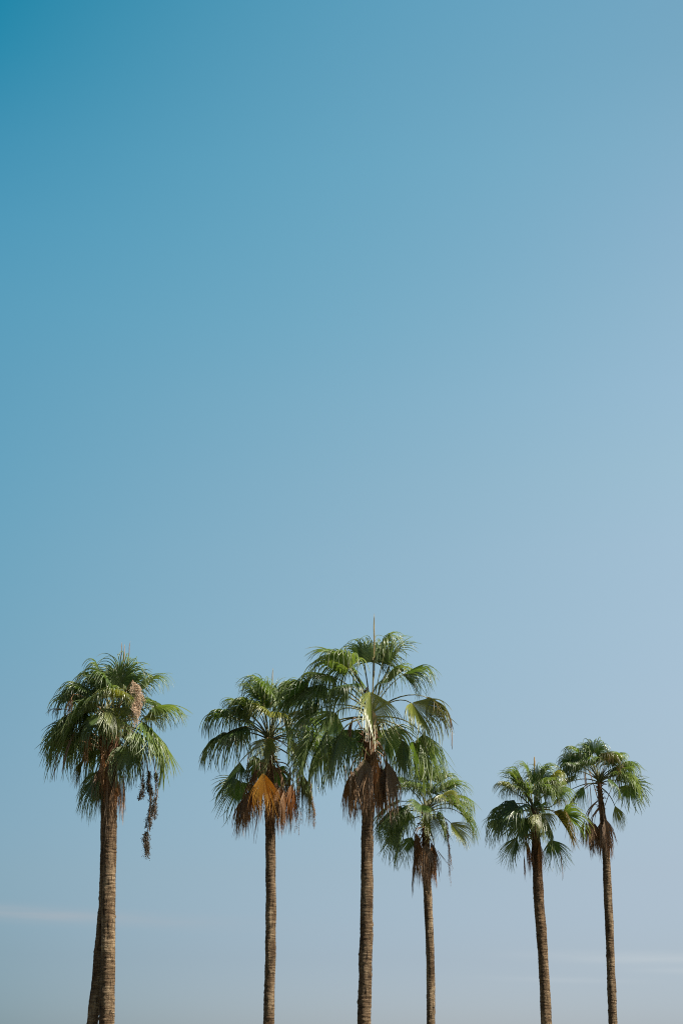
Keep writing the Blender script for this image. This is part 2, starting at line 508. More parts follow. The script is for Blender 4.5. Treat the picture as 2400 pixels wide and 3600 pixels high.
def trunk_mesh(root, origin, pts, rng):
    """pts: list of (Vector, radius) top -> ground"""
    P = [p for p, r in pts]
    Rr = [r for p, r in pts]
    # resample by height
    zs = np.array([p.z for p in P][::-1]); xs = np.array([p.x for p in P][::-1]); ys = np.array([p.y for p in P][::-1]); rs = np.array(Rr[::-1])

    def smooth(a, z):
        return np.interp(z, zs, a)
    ztop, z0 = zs[-1], zs[0]
    n = int((ztop - z0) / 0.022)
    zz = np.linspace(ztop, z0, n)
    X, Y, RR = smooth(xs, zz), smooth(ys, zz), smooth(rs, zz)
    ker = np.hanning(61); ker /= ker.sum()
    pad = 30

    def blur(a):
        return np.convolve(np.pad(a, pad, mode='reflect', reflect_type='odd'), ker, 'valid')
    X, Y, RR = blur(X), blur(Y), blur(RR)
    sides = 36
    seed = rng.uniform(0, 500)
    V, UV, F = [], [], []
    for i in range(n):
        z = zz[i]
        # leaf-scar rings, slightly wavy
        for k in range(sides + 1):
            an = 2 * math.pi * (k % sides) / sides
            ca, sa = math.cos(an), math.sin(an)
            r = RR[i]
            ring = noise.noise((ca * 0.7 + seed, sa * 0.7, z * 17.0))
            lump = noise.noise((ca * 1.1 + seed, sa * 1.1 + 9, z * 1.4))
            crk = noise.noise((ca * 5.5 + seed, sa * 5.5, z * 1.1 + 40))
            d = 0.045 * ring + 0.085 * lump - 0.09 * max(0.0, crk - 0.2)
            chip = noise.noise((ca * 3.0 + seed + 70, sa * 3.0, z * 6.0))
            if chip > 0.38:
                d += 0.22 * (chip - 0.38)
            r *= 0.93 + d * 1.2
            V.append((X[i] + ca * r - origin[0], Y[i] + sa * r - origin[1], z - origin[2]))
            UV.append((2 * math.pi * k / sides * 0.2, ztop - z))
        if i:
            a = (i - 1) * (sides + 1); b = i * (sides + 1)
            for k in range(sides):
                F.append((a + k, b + k, b + k + 1, a + k + 1))
    return mesh_obj('trunk', V, F, [M['bark']], root, UV)


def crown_heart(root, origin, heart, neck, r, rng):
    """fibrous stem tip wrapped in old leaf bases"""
    g = Geo()
    ax = heart - neck
    n = 22
    pts = [neck + ax * (i / (n - 1)) * 1.06 for i in range(n)]
    rad = [r * (1.0 + 0.22 * math.sin(min(1, i / (n - 1) * 1.3) * math.pi)) * (1 if i < n - 3 else (n - 1 - i) / 3 + 0.12) for i in range(n)]
    g.tube(pts, rad, 16, 0)
    for k in range(46):                      # split, flaring leaf bases
        f = rng.uniform(0.05, 0.95)
        az = k * 2.39996 + rng.uniform(-.2, .2)
        o = Vector((math.cos(az), math.sin(az), 0))
        b = neck + ax * f + o * (r * 0.9)
        up = rng.uniform(0.1, 1.0)
        L = rng.uniform(0.14, 0.38)
        p1 = b + o * (0.35 * L) + Z * (up * L * 0.6)
        p2 = p1 + o * (0.5 * L) + Z * (L * 0.35 * rng.uniform(-1.0, 1.0))
        g.tube([b - o * 0.04, b + (p1 - b) * 0.5, p1, p2], [r * 0.28, r * 0.24, r * 0.17, r * 0.07], 6, rng.choice([0, 0, 1]), flat=0.45)
    # the bud: young stalks packed into a cone
    for k in range(9):
        az = k * 2.4
        o = Vector((math.cos(az), math.sin(az), 0))
        g.tube([heart - Z * 0.25 + o * 0.05, heart + o * 0.05 + Z * 0.05, heart + o * (0.10 + 0.02 * k) + Z * rng.uniform(0.3, 0.6)], [0.05, 0.04, 0.012], 6, 2, flat=0.6)
    return g.build('crown', [M['fibre'], M['stalk_dry'], M['stalk']], root, origin)


def spear(root, origin, heart, base, tip, rng, w=0.022, mat='stalk_yel'):
    """young leaf still folded shut, on its long stalk"""
    g = Geo()
    d = tip - base
    n = 12
    pts = [base + d * (i / (n - 1)) + Vector((0.008 * math.sin(i * 1.3), 0, 0)) for i in range(n)]
    rad = [w * (0.5 + 0.6 * math.sin(math.pi * min(1, 0.15 + 0.85 * i / (n - 1)))) if i < n - 1 else 0.002 for i in range(n)]
    st = [heart.lerp(base, i / 6) + Vector((0.01 * math.sin(i), 0, 0)) for i in range(6)]
    g.tube(st + pts, [w * 0.55] * 6 + rad, 8, 0, flat=0.7)
    for k in range(3):      # folded leaf edges along the spear
        a = rng.uniform(0, 6.28)
        o = Vector((math.cos(a), math.sin(a), 0)) * w * 0.8
        g.tube([pts[2] + o, pts[6] + o * 0.8, pts[10] + o * 0.5], [0.006, 0.006, 0.002], 4, 0)
    return g.build('spear_leaf', [M[mat]], root, origin)


def fruit_cluster(root, origin, P0, pts, rng, fmat='fruit', dens=60, spread=0.12, br=0.020, smat='stalk_dry', strands=7):
    """arching stalk from the crown that ends in hanging strings of fruit; pts = path of the hanging part"""
    g = Geo()
    first = pts[0]
    span = (first - P0).length
    arc = bez(P0, P0 + ((first - P0).normalized() + Z * 0.6).normalized() * span * 0.4, first + Z * span * 0.25, first, 8)
    g.tube(arc + list(pts[1:]), [0.016] * 8 + [0.010] * (len(pts) - 1), 5, 1)
    for i in range(len(pts) - 1):
        a, b = pts[i], pts[i + 1]
        for s in range(strands):
            az = rng.uniform(0, 6.28)
            t0 = rng.random()
            p = a.lerp(b, t0)
            o = Vector((math.cos(az), math.sin(az), 0)) * rng.uniform(0.3, 1.0) * spread
            L = (b - a).length * rng.uniform(0.5, 1.1)
            mid = p + o * 0.8 - Z * L * 0.2
            end = p + o - Z * L
            st = bez(p, mid, mid.lerp(end, 0.5), end, 6)
            g.tube(st, [0.005] * 6, 3, 1, cap=False)
            for k in range(dens // strands):
                w = rng.uniform(0.05, 1.0)
                j = min(4, int(w * 5)); fr = w * 5 - j
                c = st[j].lerp(st[j + 1], fr)
                c = c + Vector((rng.gauss(0, 1), rng.gauss(0, 1), rng.gauss(0, 1))) * (br * 1.9 * (1.0 + 0.6 * math.sin(w * 9 + s * 2)))
                g.ball(c, br * rng.uniform(0.6, 1.1), 0, rng.random())
    return g.build('fruit_cluster', [M[fmat], M[smat]], root, origin, smooth=False)


# ------------------------------------------------------------------ palms
# a frond: (hub x, hub y, pitch of its start in the picture plane in degrees, depth of the hub, blade length, [options])
# x, y, depth and length in units of the palm's own survey grid (ox, oy, scale -> photograph pixels)

PALMS = []


def palm(label, survey, Yd, heart, neck, trunk, fronds, dead, spears=(), fruits=(), seed=1, wisps=(), ls=1.0, fill=None):
    ox, oy, sc = survey
    rng = random.Random(seed)

    def P(x, y, dy=0.0):
        q = at(ox + x * sc, oy + y * sc, Yd)
        m = sc * Yd * 1.05 / 5000.0
        return q + Vector((0, dy * m, 0))
    m = sc * Yd * 1.05 / 5000.0
    H, N = P(*heart), P(*neck)
    # trunk: photo pixels (x, y, width) from the top down, then on to the ground
    tr = [(N + (H - N) * 0.5, trunk[0][2] * Yd * 1.05 / 10000.0 * 0.8)]
    for (x, y, w) in trunk:
        tr.append((at(x, y, Yd), w * Yd * 1.05 / 10000.0))
    a, b = tr[-2][0], tr[-1][0]
    gx = b.x + (b.x - a.x) / (b.z - a.z) * (0 - b.z) * 0.7
    tr.append((Vector((gx, b.y, 0.9)), tr[-1][1] * 1.12))
    tr.append((Vector((gx, b.y, 0.0)), tr[-1][1] * 1.45))
    base = Vector((gx, Yd, 0))
    root = bpy.data.objects.new('palm_tree', None)
    COL.objects.link(root)
    root.empty_display_size = 0.5
    root.location = base
    root['label'] = label
    root['category'] = 'palm tree'
    root['group'] = 'tall fan palms standing in a row against the sky'
    trunk_mesh(root, base, tr, rng)
    crown = crown_heart(root, base, H, N, trunk[0][2] * Yd * 1.05 / 10000.0 * 0.82, rng)
    for fr in fronds:
        x, y, ang, dy, L = fr[:5]
        o = fr[5] if len(fr) > 5 else {}
        hub = P(x, y, dy)
        off = hub - H
        img = math.hypot(off.x, off.z)
        kd = o.get('k', max(-0.75, min(0.75, 0.8 * off.y / (img + 0.25))))
        an = R_(ang)
        d0 = Vector((math.cos(an), kd, math.sin(an)))
        P0 = H + Vector((off.x, off.y, 0)).normalized() * 0.05 + Z * (0.28 * max(-1.3, min(0.35, off.z / max(0.3, off.length))) - 0.06)
        frond(crown, base, P0, hub, d0, L * m * 1.3 * ls, rng, droop=o.get('droop', 1.0), nseg=o.get('n', 52),
              phimax=o.get('phi', rng.uniform(1.55, 1.95)), kind=o.get('kind', 'leaf'), fold=o.get('fold'), split=o.get('split'), nrm={0: None, 1: Vector((0.12, -1, 0.25)), -1: Vector((-0.85, -0.6, -0.1))}[o.get('face', 0)],
              tipdroop=o.get('tip', rng.choice((0.3, 0.55, 0.8, 1.0, 1.2)) * (0.7 if 20 < ang < 160 else 1.0)))
    if fill:                                  # further leaves all round, in the gaps
        cnt, e0, e1 = fill
        for i in range(cnt):
            az = i * 2.39996 + rng.uniform(-.4, .4)
            e = R_(rng.uniform(e0, e1))
            dist = rng.uniform(260, 400) * m
            v = Vector((math.cos(az) * math.cos(e), math.sin(az) * math.cos(e), math.sin(e)))
            hub = H + v * dist
            d0 = (v - Z * rng.uniform(0.1, 0.7)).normalized()
            frond(crown, base, H + Vector((v.x, v.y, 0)) * 0.05 - Z * 0.05, hub, d0, rng.uniform(300, 380) * m * 1.2 * ls, rng, droop=rng.uniform(0.6, 1.5), nseg=48,
                  phimax=rng.uniform(1.2, 1.8), kind=rng.choice(('leaf', 'leaf', 'leaf', 'pale', 'olive')), tipdroop=rng.choice((0.4, 0.7, 1.0)))
    for (x, y, ang, dy, L, o) in dead:
        hub = P(x, y, dy)
        an = R_(ang)
        d0 = Vector((math.cos(an), o.get('k', -0.15 if dy < 0 else 0.15), math.sin(an)))
        P0 = H.lerp(N, rng.uniform(0.5, 0.95)) + Vector((hub.x - H.x, hub.y - H.y, 0)) * 0.2
        nm = o.get('name', 'dead_frond')
        frond(crown, base, P0, hub, d0, L * m * 1.22, rng, droop=o.get('droop', 1.6), nseg=o.get('n', 44), phimax=o.get('phi', 0.62),
              kind=o.get('kind', rng.choice(('dead', 'dead', 'dry'))), fold=o.get('fold', rng.choice((0.9, 0.5, -0.5))), split=0.55, tipdroop=1.0, name=nm, pr=0.017, ragged=0.45)
        if nm == 'dead_frond' and o.get('n', 44) > 30:      # its neighbour, pressed against it
            h2 = hub + Vector((rng.uniform(-.12, .12), rng.uniform(-.12, .12), rng.uniform(-.22, .12)))
            frond(crown, base, P0, h2, d0 + Vector((rng.uniform(-.15, .15), rng.uniform(-.15, .15), 0)), L * m * rng.uniform(0.85, 1.2), rng, droop=1.6, nseg=40,
                  phimax=o.get('phi', 0.62) * 0.8, kind=rng.choice(('dead', 'dry', 'rust', 'dead')), fold=0.6, split=0.46, tipdroop=1.2, name=nm, pr=0.014, ragged=0.5)
    for (x0, y0, x1, y1, w, mat) in spears:
        spear(crown, base, H, P(x0, y0), P(x1, y1), rng, w, mat)
    for (path, o) in fruits:
        pts = [P(*q) for q in path]
        fruit_cluster(root, base, H + Vector((0, -0.1, 0)), pts, rng, **o)
    for (x, y, dy, L, lean) in wisps:         # single dry strands hanging loose
        g = Geo()
        a = P(x, y, dy)
        for k in range(3):
            e = a + Vector((rng.uniform(-.06, .06) + lean * L * m, rng.uniform(-.1, .1), -L * m * rng.uniform(0.6, 1)))
            g.tube(bez(a, a + Vector((0.03, 0, -0.1)), a.lerp(e, 0.6) + Vector((rng.uniform(-.06, .06), 0, 0)), e, 9), [0.012 * (1 - 0.08 * i) for i in range(9)], 4, 0, flat=0.4)
        g.build('dry_strand', [M['dry']], crown, base)
    PALMS.append((root, H))
    return root


# <PALMDATA>
exec_palms = True
C3 = (1000, 2120, 640 / 1568)
palm('tallest fan palm, its crown highest, with a black bird among its leaf stalks', C3, 46,
     (750, 940), (735, 1330),
     [(1298, 2663, 44), (1293, 2800, 43), (1291, 2916, 42), (1288.7, 3180, 44), (1285, 3390, 46), (1279, 3600, 46)],
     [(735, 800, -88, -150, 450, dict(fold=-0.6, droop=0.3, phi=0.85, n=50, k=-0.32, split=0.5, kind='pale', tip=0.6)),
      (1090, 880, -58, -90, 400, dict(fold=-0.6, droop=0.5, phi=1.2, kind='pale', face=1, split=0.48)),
      (685, 480, 97, 70, 290, dict(droop=1.0, phi=1.75)),
      (905, 520, 66, 90, 320, dict(droop=1.0)),
      (850, 480, 76, -70, 330, dict(droop=1.7, phi=1.4)),
      (1020, 605, 34, 40, 320, dict(droop=1.0, phi=1.2, fold=0.6)),
      (1220, 805, -28, 10, 330, dict(kind='olive', droop=0.9, phi=1.1, fold=0.7)),
      (1010, 1195, -78, -60, 340, dict(droop=0.4, phi=1.0, face=-1, split=0.5)),
      (1180, 1130, -66, -30, 440, dict(droop=0.7, phi=0.8, face=1)),
      (490, 500, 135, 60, 300, dict(droop=1.0)),
      (400, 620, 163, 20, 330, dict(droop=1.0)),
      (560, 600, 150, -130, 430, dict(droop=1.9)),
      (310, 700, 192, 0, 430, dict(droop=1.3)),
      (440, 960, 240, -90, 380, dict(droop=0.6, phi=1.1, face=1)),
      (480, 1150, 258, -110, 380, dict(droop=0.4, phi=1.2, face=-1, split=0.5)),
      (340, 1130, 243, 40, 430, dict(droop=0.8)),
      (760, 500, 92, 30, 320, dict(droop=1.4)),
      (620, 600, 120, 150, 330, {}),
      (900, 640, 48, 170, 340, {}),
      (880, 1050, -80, 150, 400, dict(droop=0.7)),
      (600, 1050, 258, 160, 410, dict(droop=0.7)),
      (1120, 1180, -70, 70, 400, dict(droop=0.8)),
      (300, 880, 205, 120, 390, dict(droop=1.2)),
      (200, 760, 200, -40, 380, dict(droop=1.4)),
      (250, 1180, 250, -40, 400, dict(droop=0.8)),
      (560, 760, 190, -190, 340, dict(droop=1.5, kind='leaf')),
      ],
     [(690, 1350, -92, -60, 440, {}), (790, 1330, -88, -50, 430, dict(kind='rust')), (880, 1370, -88, -20, 430, {}),
      (570, 1440, -95, -20, 420, {}), (620, 1400, -93, 40, 440, {}), (740, 1380, -90, -70, 460, {}), (830, 1400, -90, 60, 430, {}),
      (700, 1320, -90, 70, 470, {}), (870, 1340, -86, 40, 460, dict(kind='dry')), (650, 1380, -94, -40, 430, dict(kind='dead')),
      (590, 1000, -102, -60, 260, dict(phi=0.25, n=14))],
     spears=[(770, 620, 771, 85, 0.028, 'stalk_spear')], seed=3,
     wisps=[(700, 1500, -60, 420, 0.0), (520, 1400, 0, 480, 0.0), (1425, 990, 0, 320, 0.02)])

C2 = (640, 2300, 500 / 1568)
palm('fan palm with one broad orange-yellow dying leaf hanging in front of its trunk', C2, 54,
     (965, 930), (955, 1280),
     [(945, 2715, 35), (949, 2850, 35), (951, 2996, 35), (952.5, 3140, 36), (950.7, 3380, 36), (943.7, 3600, 38)],
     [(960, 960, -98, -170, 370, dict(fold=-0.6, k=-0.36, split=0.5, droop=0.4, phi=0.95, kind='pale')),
      (1000, 560, 92, 90, 320, dict(droop=1.1)),
      (815, 480, 112, 40, 270, dict(droop=0.9)),
      (950, 500, 120, -130, 420, dict(droop=2.1)),
      (690, 590, 140, 30, 290, dict(droop=1.0, phi=1.2)),
      (560, 690, 168, 30, 420, dict(droop=1.2)),
      (640, 830, 200, -60, 490, dict(droop=1.1)),
      (500, 880, 207, 40, 430, dict(droop=1.0)),
      (640, 1195, 236, -30, 400, dict(droop=0.3, phi=1.2, face=-1, split=0.5, tip=0.4)), (900, 520, 104, -60, 320, {}), (1080, 540, 72, -50, 320, dict(droop=1.4)), (1150, 600, 34, 40, 340, {}),
      (1130, 740, -80, -70, 420, dict(droop=0.9, phi=1.2)),
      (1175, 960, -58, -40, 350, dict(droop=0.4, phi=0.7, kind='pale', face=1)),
      (1120, 500, 58, 60, 300, {}),
      (1060, 420, 78, 130, 280, {}),
      (1290, 700, 12, 60, 400, {}),
      (1330, 900, -28, 20, 400, {}),
      (1050, 1230, -80, 110, 350, dict(droop=0.6)),
      (650, 1390, 250, 70, 400, dict(droop=0.4, face=1)),
      (870, 1130, 258, 130, 380, dict(droop=0.6)),
      (1330, 1320, -75, 0, 470, dict(kind='olive', phi=0.7, droop=0.7)),
      (740, 700, 150, 110, 350, {}),
      (870, 420, 100, 100, 290, {}),
      (800, 640, 150, -100, 360, dict(droop=1.7)),
      ],
     [(905, 1350, -80, -210, 470, dict(kind='yellow', phi=0.72, droop=0.35, n=40, fold=0.3, name='yellowed_frond')),
      (820, 1260, -95, -90, 350, dict(phi=0.3)), (720, 1520, -100, -70, 430, {}), (800, 1440, -97, -60, 480, dict(kind='rust')),
      (1100, 1460, -90, -50, 460, {}), (1200, 1260, -90, 0, 460, dict(phi=0.35)), (1160, 1500, -88, 20, 440, {}), (1230, 1420, -88, -30, 420, dict(kind='rust')), (1110, 1480, -90, -80, 460, dict(kind='rust')), (660, 1600, -100, 10, 360, dict(kind='rust')),
      (760, 1480, -98, 40, 450, {}), (1050, 1420, -90, -70, 480, dict(kind='dead')), (690, 1560, -102, -20, 400, dict(kind='dead'))],
     spears=[(985, 520, 1000, 150, 0.019, 'stalk_spear')],
     fruits=[([(1240, 1180, -40), (1270, 1300, -40), (1290, 1500, -40), (1280, 1780, -40)], dict(fmat='fruit_o', dens=900, spread=0.13, br=0.0095, strands=9)),
             ([(1400, 1300, 20), (1420, 1480, 20), (1440, 1650, 20), (1460, 1800, 20)], dict(fmat='fruit_o', dens=620, spread=0.10, br=0.0095)),
             ([(720, 1160, 30), (730, 1240, 30), (735, 1340, 30)], dict(fmat='fruit_o', dens=240, spread=0.08, br=0.011))],
     seed=12, fill=(6, 0, 75), wisps=[(850, 1700, -20, 420, -0.08), (1060, 1700, -10, 330, 0), (1350, 1120, -30, 280, -0.1)])

C1 = (100, 2200, 600 / 1568)
palm('fan palm trailing a long string of dark fruit, in front of a slanting trunk', C1, 44,
     (790, 900), (758, 1260),
     [(391, 2690, 46), (390, 2800, 46), (388, 2900, 47), (384, 3140, 48), (379, 3426, 49), (375, 3600, 52)],
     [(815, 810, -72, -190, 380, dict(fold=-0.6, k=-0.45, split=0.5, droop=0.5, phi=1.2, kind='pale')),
      (1020, 610, 53, 20, 440, dict(droop=0.6, phi=1.2)),
      (1150, 740, 12, 0, 400, dict(droop=1.0)),
      (1060, 890, -42, -40, 640, dict(droop=0.9, phi=1.3)),
      (850, 540, 82, -90, 430, dict(droop=2.0)),
      (750, 570, 108, 40, 330, dict(droop=1.0)),
      (630, 500, 137, 20, 330, dict(droop=1.0)),
      (540, 640, 155, 0, 400, dict(droop=1.2)),
      (560, 800, 230, -100, 480, dict(droop=0.9)),
      (430, 900, 222, -20, 500, dict(droop=0.8)),
      (700, 860, 250, -140, 380, dict(droop=1.0)),
      (930, 1120, -115, -100, 420, dict(droop=0.4, phi=0.8, face=1)),
      (985, 1010, -80, -60, 430, dict(droop=0.6, phi=1.0, face=1)),
      (880, 600, 80, -70, 420, dict(droop=1.8)),
      (760, 600, 120, -130, 420, dict(droop=1.9)),
      (930, 590, 75, 60, 340, dict(droop=1.2)),
      (1100, 1000, -60, 60, 520, dict(droop=0.9)),
      (640, 760, 190, -60, 420, dict(droop=1.3)),
      (900, 1080, -85, 100, 420, dict(droop=0.7)),
      (860, 700, 90, 100, 400, dict(droop=1.6)),
      ],
     [(820, 1380, -90, -60, 420, dict(kind='dead', phi=0.3)), (740, 1250, -92, -70, 330, dict(kind='rust', phi=0.3)),
      (880, 1350, -86, -30, 430, dict(kind='dead', phi=0.25, n=22)), (560, 1050, -94, -60, 260, dict(kind='rust', phi=0.3)),
      (330, 760, 172, 20, 170, dict(kind='dry', phi=0.3, n=12, droop=0.5)),
      (450, 960, 250, -40, 420, dict(kind='dry', phi=0.12, n=7)), (300, 1100, 262, -30, 420, dict(kind='dry', phi=0.06, n=4)),
      (690, 1180, -92, -80, 250, dict(kind='rust', phi=0.35))],
     spears=[(855, 300, 857, 150, 0.010, 'dry'), (880, 380, 884, 170, 0.016, 'dry'), (910, 380, 935, 140, 0.012, 'dry')],
     fruits=[([(1100, 1330, -20), (1110, 1430, -20), (1130, 1560, -20), (1110, 1750, -20), (1095, 1920, -20), (1100, 2050, -20)],
              dict(fmat='fruit', dens=900, spread=0.11, br=0.0135, strands=5)),
             ([(1160, 1300, -10), (1180, 1400, -10), (1160, 1600, -10), (1140, 1760, -10)], dict(fmat='fruit', dens=460, spread=0.08, br=0.0135, strands=3)),
             ([(1060, 1350, -30), (1050, 1480, -30), (1040, 1560, -30)], dict(fmat='fruit', dens=460, spread=0.08, br=0.0135, strands=3)),
             ([(1000, 590, -250), (1040, 680, -250), (1030, 800, -250), (990, 900, -250)], dict(fmat='blossom', dens=1300, spread=0.22, br=0.012, strands=12)),
             ([(440, 720, -230), (420, 820, -230), (360, 900, -200)], dict(fmat='fruit_o', dens=420, spread=0.14, br=0.009)),
             ([(600, 1040, -190), (590, 1140, -190), (570, 1250, -190)], dict(fmat='fruit_o', dens=420, spread=0.12, br=0.009)),
             ([(720, 1080, -190), (730, 1200, -190), (720, 1380, -190)], dict(fmat='fruit_o', dens=420, spread=0.12, br=0.009))],
     seed=21, ls=0.80, fill=(9, -45, 60), wisps=[(740, 1420, -60, 520, 0.0), (800, 1500, -60, 560, -0.08), (1190, 1500, -10, 400, -0.1), (850, 1500, -30, 300, 0.1)])

palm('leaning fan palm hidden behind the one with the fruit string, its dark trunk slanting', C1, 44.34,
     (690, 820), (706, 1200),
     [(372, 2700, 36), (373, 2850, 37), (373, 2996, 38), (368, 3158, 38), (353, 3330, 38), (340, 3474, 38), (325, 3600, 38)],
     [(560, 620, 140, 0, 360, {}), (660, 480, 110, 30, 330, {}), (430, 860, 195, 0, 260, dict(droop=0.6)),
      (420, 980, 225, 20, 480, dict(droop=0.8)), (670, 1330, 244, -20, 430, dict(droop=0.35, phi=1.0, face=-1)),
      (500, 1240, 258, -20, 270, dict(kind='olive', phi=0.6, droop=0.6)), (540, 900, 240, -60, 460, {}),
      (800, 560, 70, 20, 380, {}), (860, 700, 20, 40, 400, {}), (860, 1000, -50, 40, 420, {}), (720, 620, 95, -60, 360, dict(droop=1.6)),
      (480, 700, 165, 40, 380, {}), (620, 1040, 245, 60, 460, {}), (650, 1420, 250, 20, 380, dict(droop=0.4, phi=0.9, face=-1)),
      (780, 1100, -85, 60, 460, {}), (520, 800, 200, -40, 420, dict(droop=1.2)), (400, 960, 215, 50, 380, dict(droop=0.9))],
     [(700, 1280, -92, -40, 380, {}), (730, 1240, -88, 20, 400, dict(kind='rust')), (670, 1260, -95, 30, 360, {})],
     seed=33, ls=0.84)

C4 = (1300, 2620, 400 / 1568)
palm('slim fan palm tucked behind the tallest one, under its overhanging leaves', C4, 66,
     (780, 900), (765, 1290),
     [(1496, 2950, 27), (1499, 3080, 28), (1501, 3110, 29), (1508, 3250, 29), (1513, 3390, 29), (1514, 3600, 28)],
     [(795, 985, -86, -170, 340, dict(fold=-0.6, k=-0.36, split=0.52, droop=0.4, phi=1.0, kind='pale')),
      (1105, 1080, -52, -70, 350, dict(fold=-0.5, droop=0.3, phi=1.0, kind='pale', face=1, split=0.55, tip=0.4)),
      (1020, 760, -32, -50, 420, dict(droop=0.9, phi=1.3)),
      (1240, 920, -45, 40, 400, dict(droop=0.8, phi=1.0)),
      (1130, 720, 6, 40, 370, dict(droop=1.2)),
      (1040, 590, 24, 20, 350, dict(droop=1.1)),
      (965, 510, 42, 60, 300, {}),
      (790, 480, 92, 10, 380, {}),
      (730, 500, 112, 100, 350, {}),
      (640, 610, 162, -50, 380, dict(droop=1.8)),
      (410, 770, 205, 40, 430, dict(droop=1.0)),
      (490, 890, 235, 20, 500, dict(droop=0.7)),
      (270, 1000, 225, 0, 330, dict(droop=0.6)),
      (440, 1150, 255, 60, 440, dict(droop=0.4, face=-1, tip=0.5)),
      (580, 1260, 245, 30, 360, dict(droop=0.4, phi=1.1, face=-1)),
      (500, 540, 145, 60, 350, {}),
      (850, 510, 80, -90, 370, dict(droop=1.9)),
      (900, 1000, -60, -90, 340, dict(droop=0.8)),
      (700, 620, 130, 130, 330, {}),
      (880, 640, 50, 140, 330, {}),
      (320, 880, 220, -30, 400, dict(droop=0.8)),
      ],
     [(630, 1210, -92, -60, 470, dict(kind='rust')), (760, 1370, -90, -70, 490, {}), (880, 1370, -88, -40, 500, dict(kind='rust')),
      (840, 1330, -88, 30, 480, {}), (690, 1380, -93, -20, 470, {}), (640, 1340, -95, 20, 460, {}), (800, 1400, -90, -80, 480, dict(kind='dead')),
      (600, 1620, -97, 0, 380, dict(kind='dry', phi=0.12, n=8))],
     fruits=[([(1040, 1060, -60), (1060, 1200, -60), (1080, 1400, -60), (1090, 1680, -60)], dict(fmat='fruit_o', dens=520, spread=0.11, br=0.011))],
     seed=41, fill=(6, 0, 70), wisps=[(590, 1700, 0, 330, -0.02), (930, 1450, -20, 250, 0.5)])

C5 = (1660, 2540, 400 / 1568)
palm('fan palm with a slightly bowed trunk and two rusty dead leaves below its crown', C5, 58,
     (845, 1180), (872, 1640),
     [(1886, 2990, 33), (1886, 3040, 34), (1888, 3075, 35), (1892, 3160, 36), (1900, 3250, 36), (1909.6, 3390, 34), (1915, 3500, 36), (1919, 3600, 38)],
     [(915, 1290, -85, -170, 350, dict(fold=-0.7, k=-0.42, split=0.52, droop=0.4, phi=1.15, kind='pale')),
      (880, 1090, -70, -110, 250, dict(droop=0.7, phi=1.2)),
      (790, 840, 98, 40, 420, dict(droop=0.4, phi=1.2)),
      (900, 840, 78, -60, 380, dict(droop=1.8)),
      (640, 850, 124, 20, 330, dict(droop=0.4, phi=0.5, n=14)),
      (680, 930, 157, -20, 400, dict(droop=1.1, phi=1.4)),
      (600, 1110, 186, 20, 500, dict(droop=0.8)),
      (620, 1180, 216, -70, 520, dict(droop=0.9)),
      (430, 1320, 232, 30, 400, dict(droop=0.4, face=-1)),
      (610, 1580, 254, 0, 420, dict(droop=0.25, phi=0.9, face=-1, split=0.5, tip=0.4)),
      (1110, 1240, -55, -60, 520, dict(droop=0.7, phi=1.2, kind='olive')),
      (1240, 1260, -28, 20, 460, dict(droop=1.0)),
      (1080, 1610, -72, 50, 420, dict(droop=0.3, phi=1.0, face=1, tip=0.4)),
      (1060, 940, 24, 60, 400, dict(droop=0.9)),
      (960, 760, 60, 60, 340, {}),
      (1100, 1150, 42, 30, 260, dict(kind='olive', phi=0.7)),
      (780, 1000, 120, -90, 360, dict(droop=1.7)),
      (960, 1000, 60, -90, 360, dict(droop=1.7)),
      (1000, 1350, -70, -90, 400, dict(droop=0.8)),
      (700, 1350, 255, -60, 400, dict(droop=0.7)),
      (700, 760, 110, 120, 340, {}),
      (1000, 900, 40, 150, 360, {}),
      (760, 1330, 250, 120, 400, {}),
      ],
     [(715, 1590, -84, -40, 420, dict(kind='rust', phi=0.3)), (910, 1660, -92, -70, 380, dict(kind='rust', phi=0.35)),
      (830, 1650, -88, 30, 350, {}), (700, 1800, -92, -20, 330, dict(kind='rust', phi=0.2, n=14)), (880, 1700, -90, 40, 340, {}),
      (720, 1380, -98, -70, 330, dict(kind='rust', phi=0.2, n=14))],
     spears=[(850, 640, 852, 465, 0.034, 'stalk_yel')],
     seed=54, ls=0.9, fill=(6, -10, 75), wisps=[(1200, 1740, 20, 520, 0.02)])

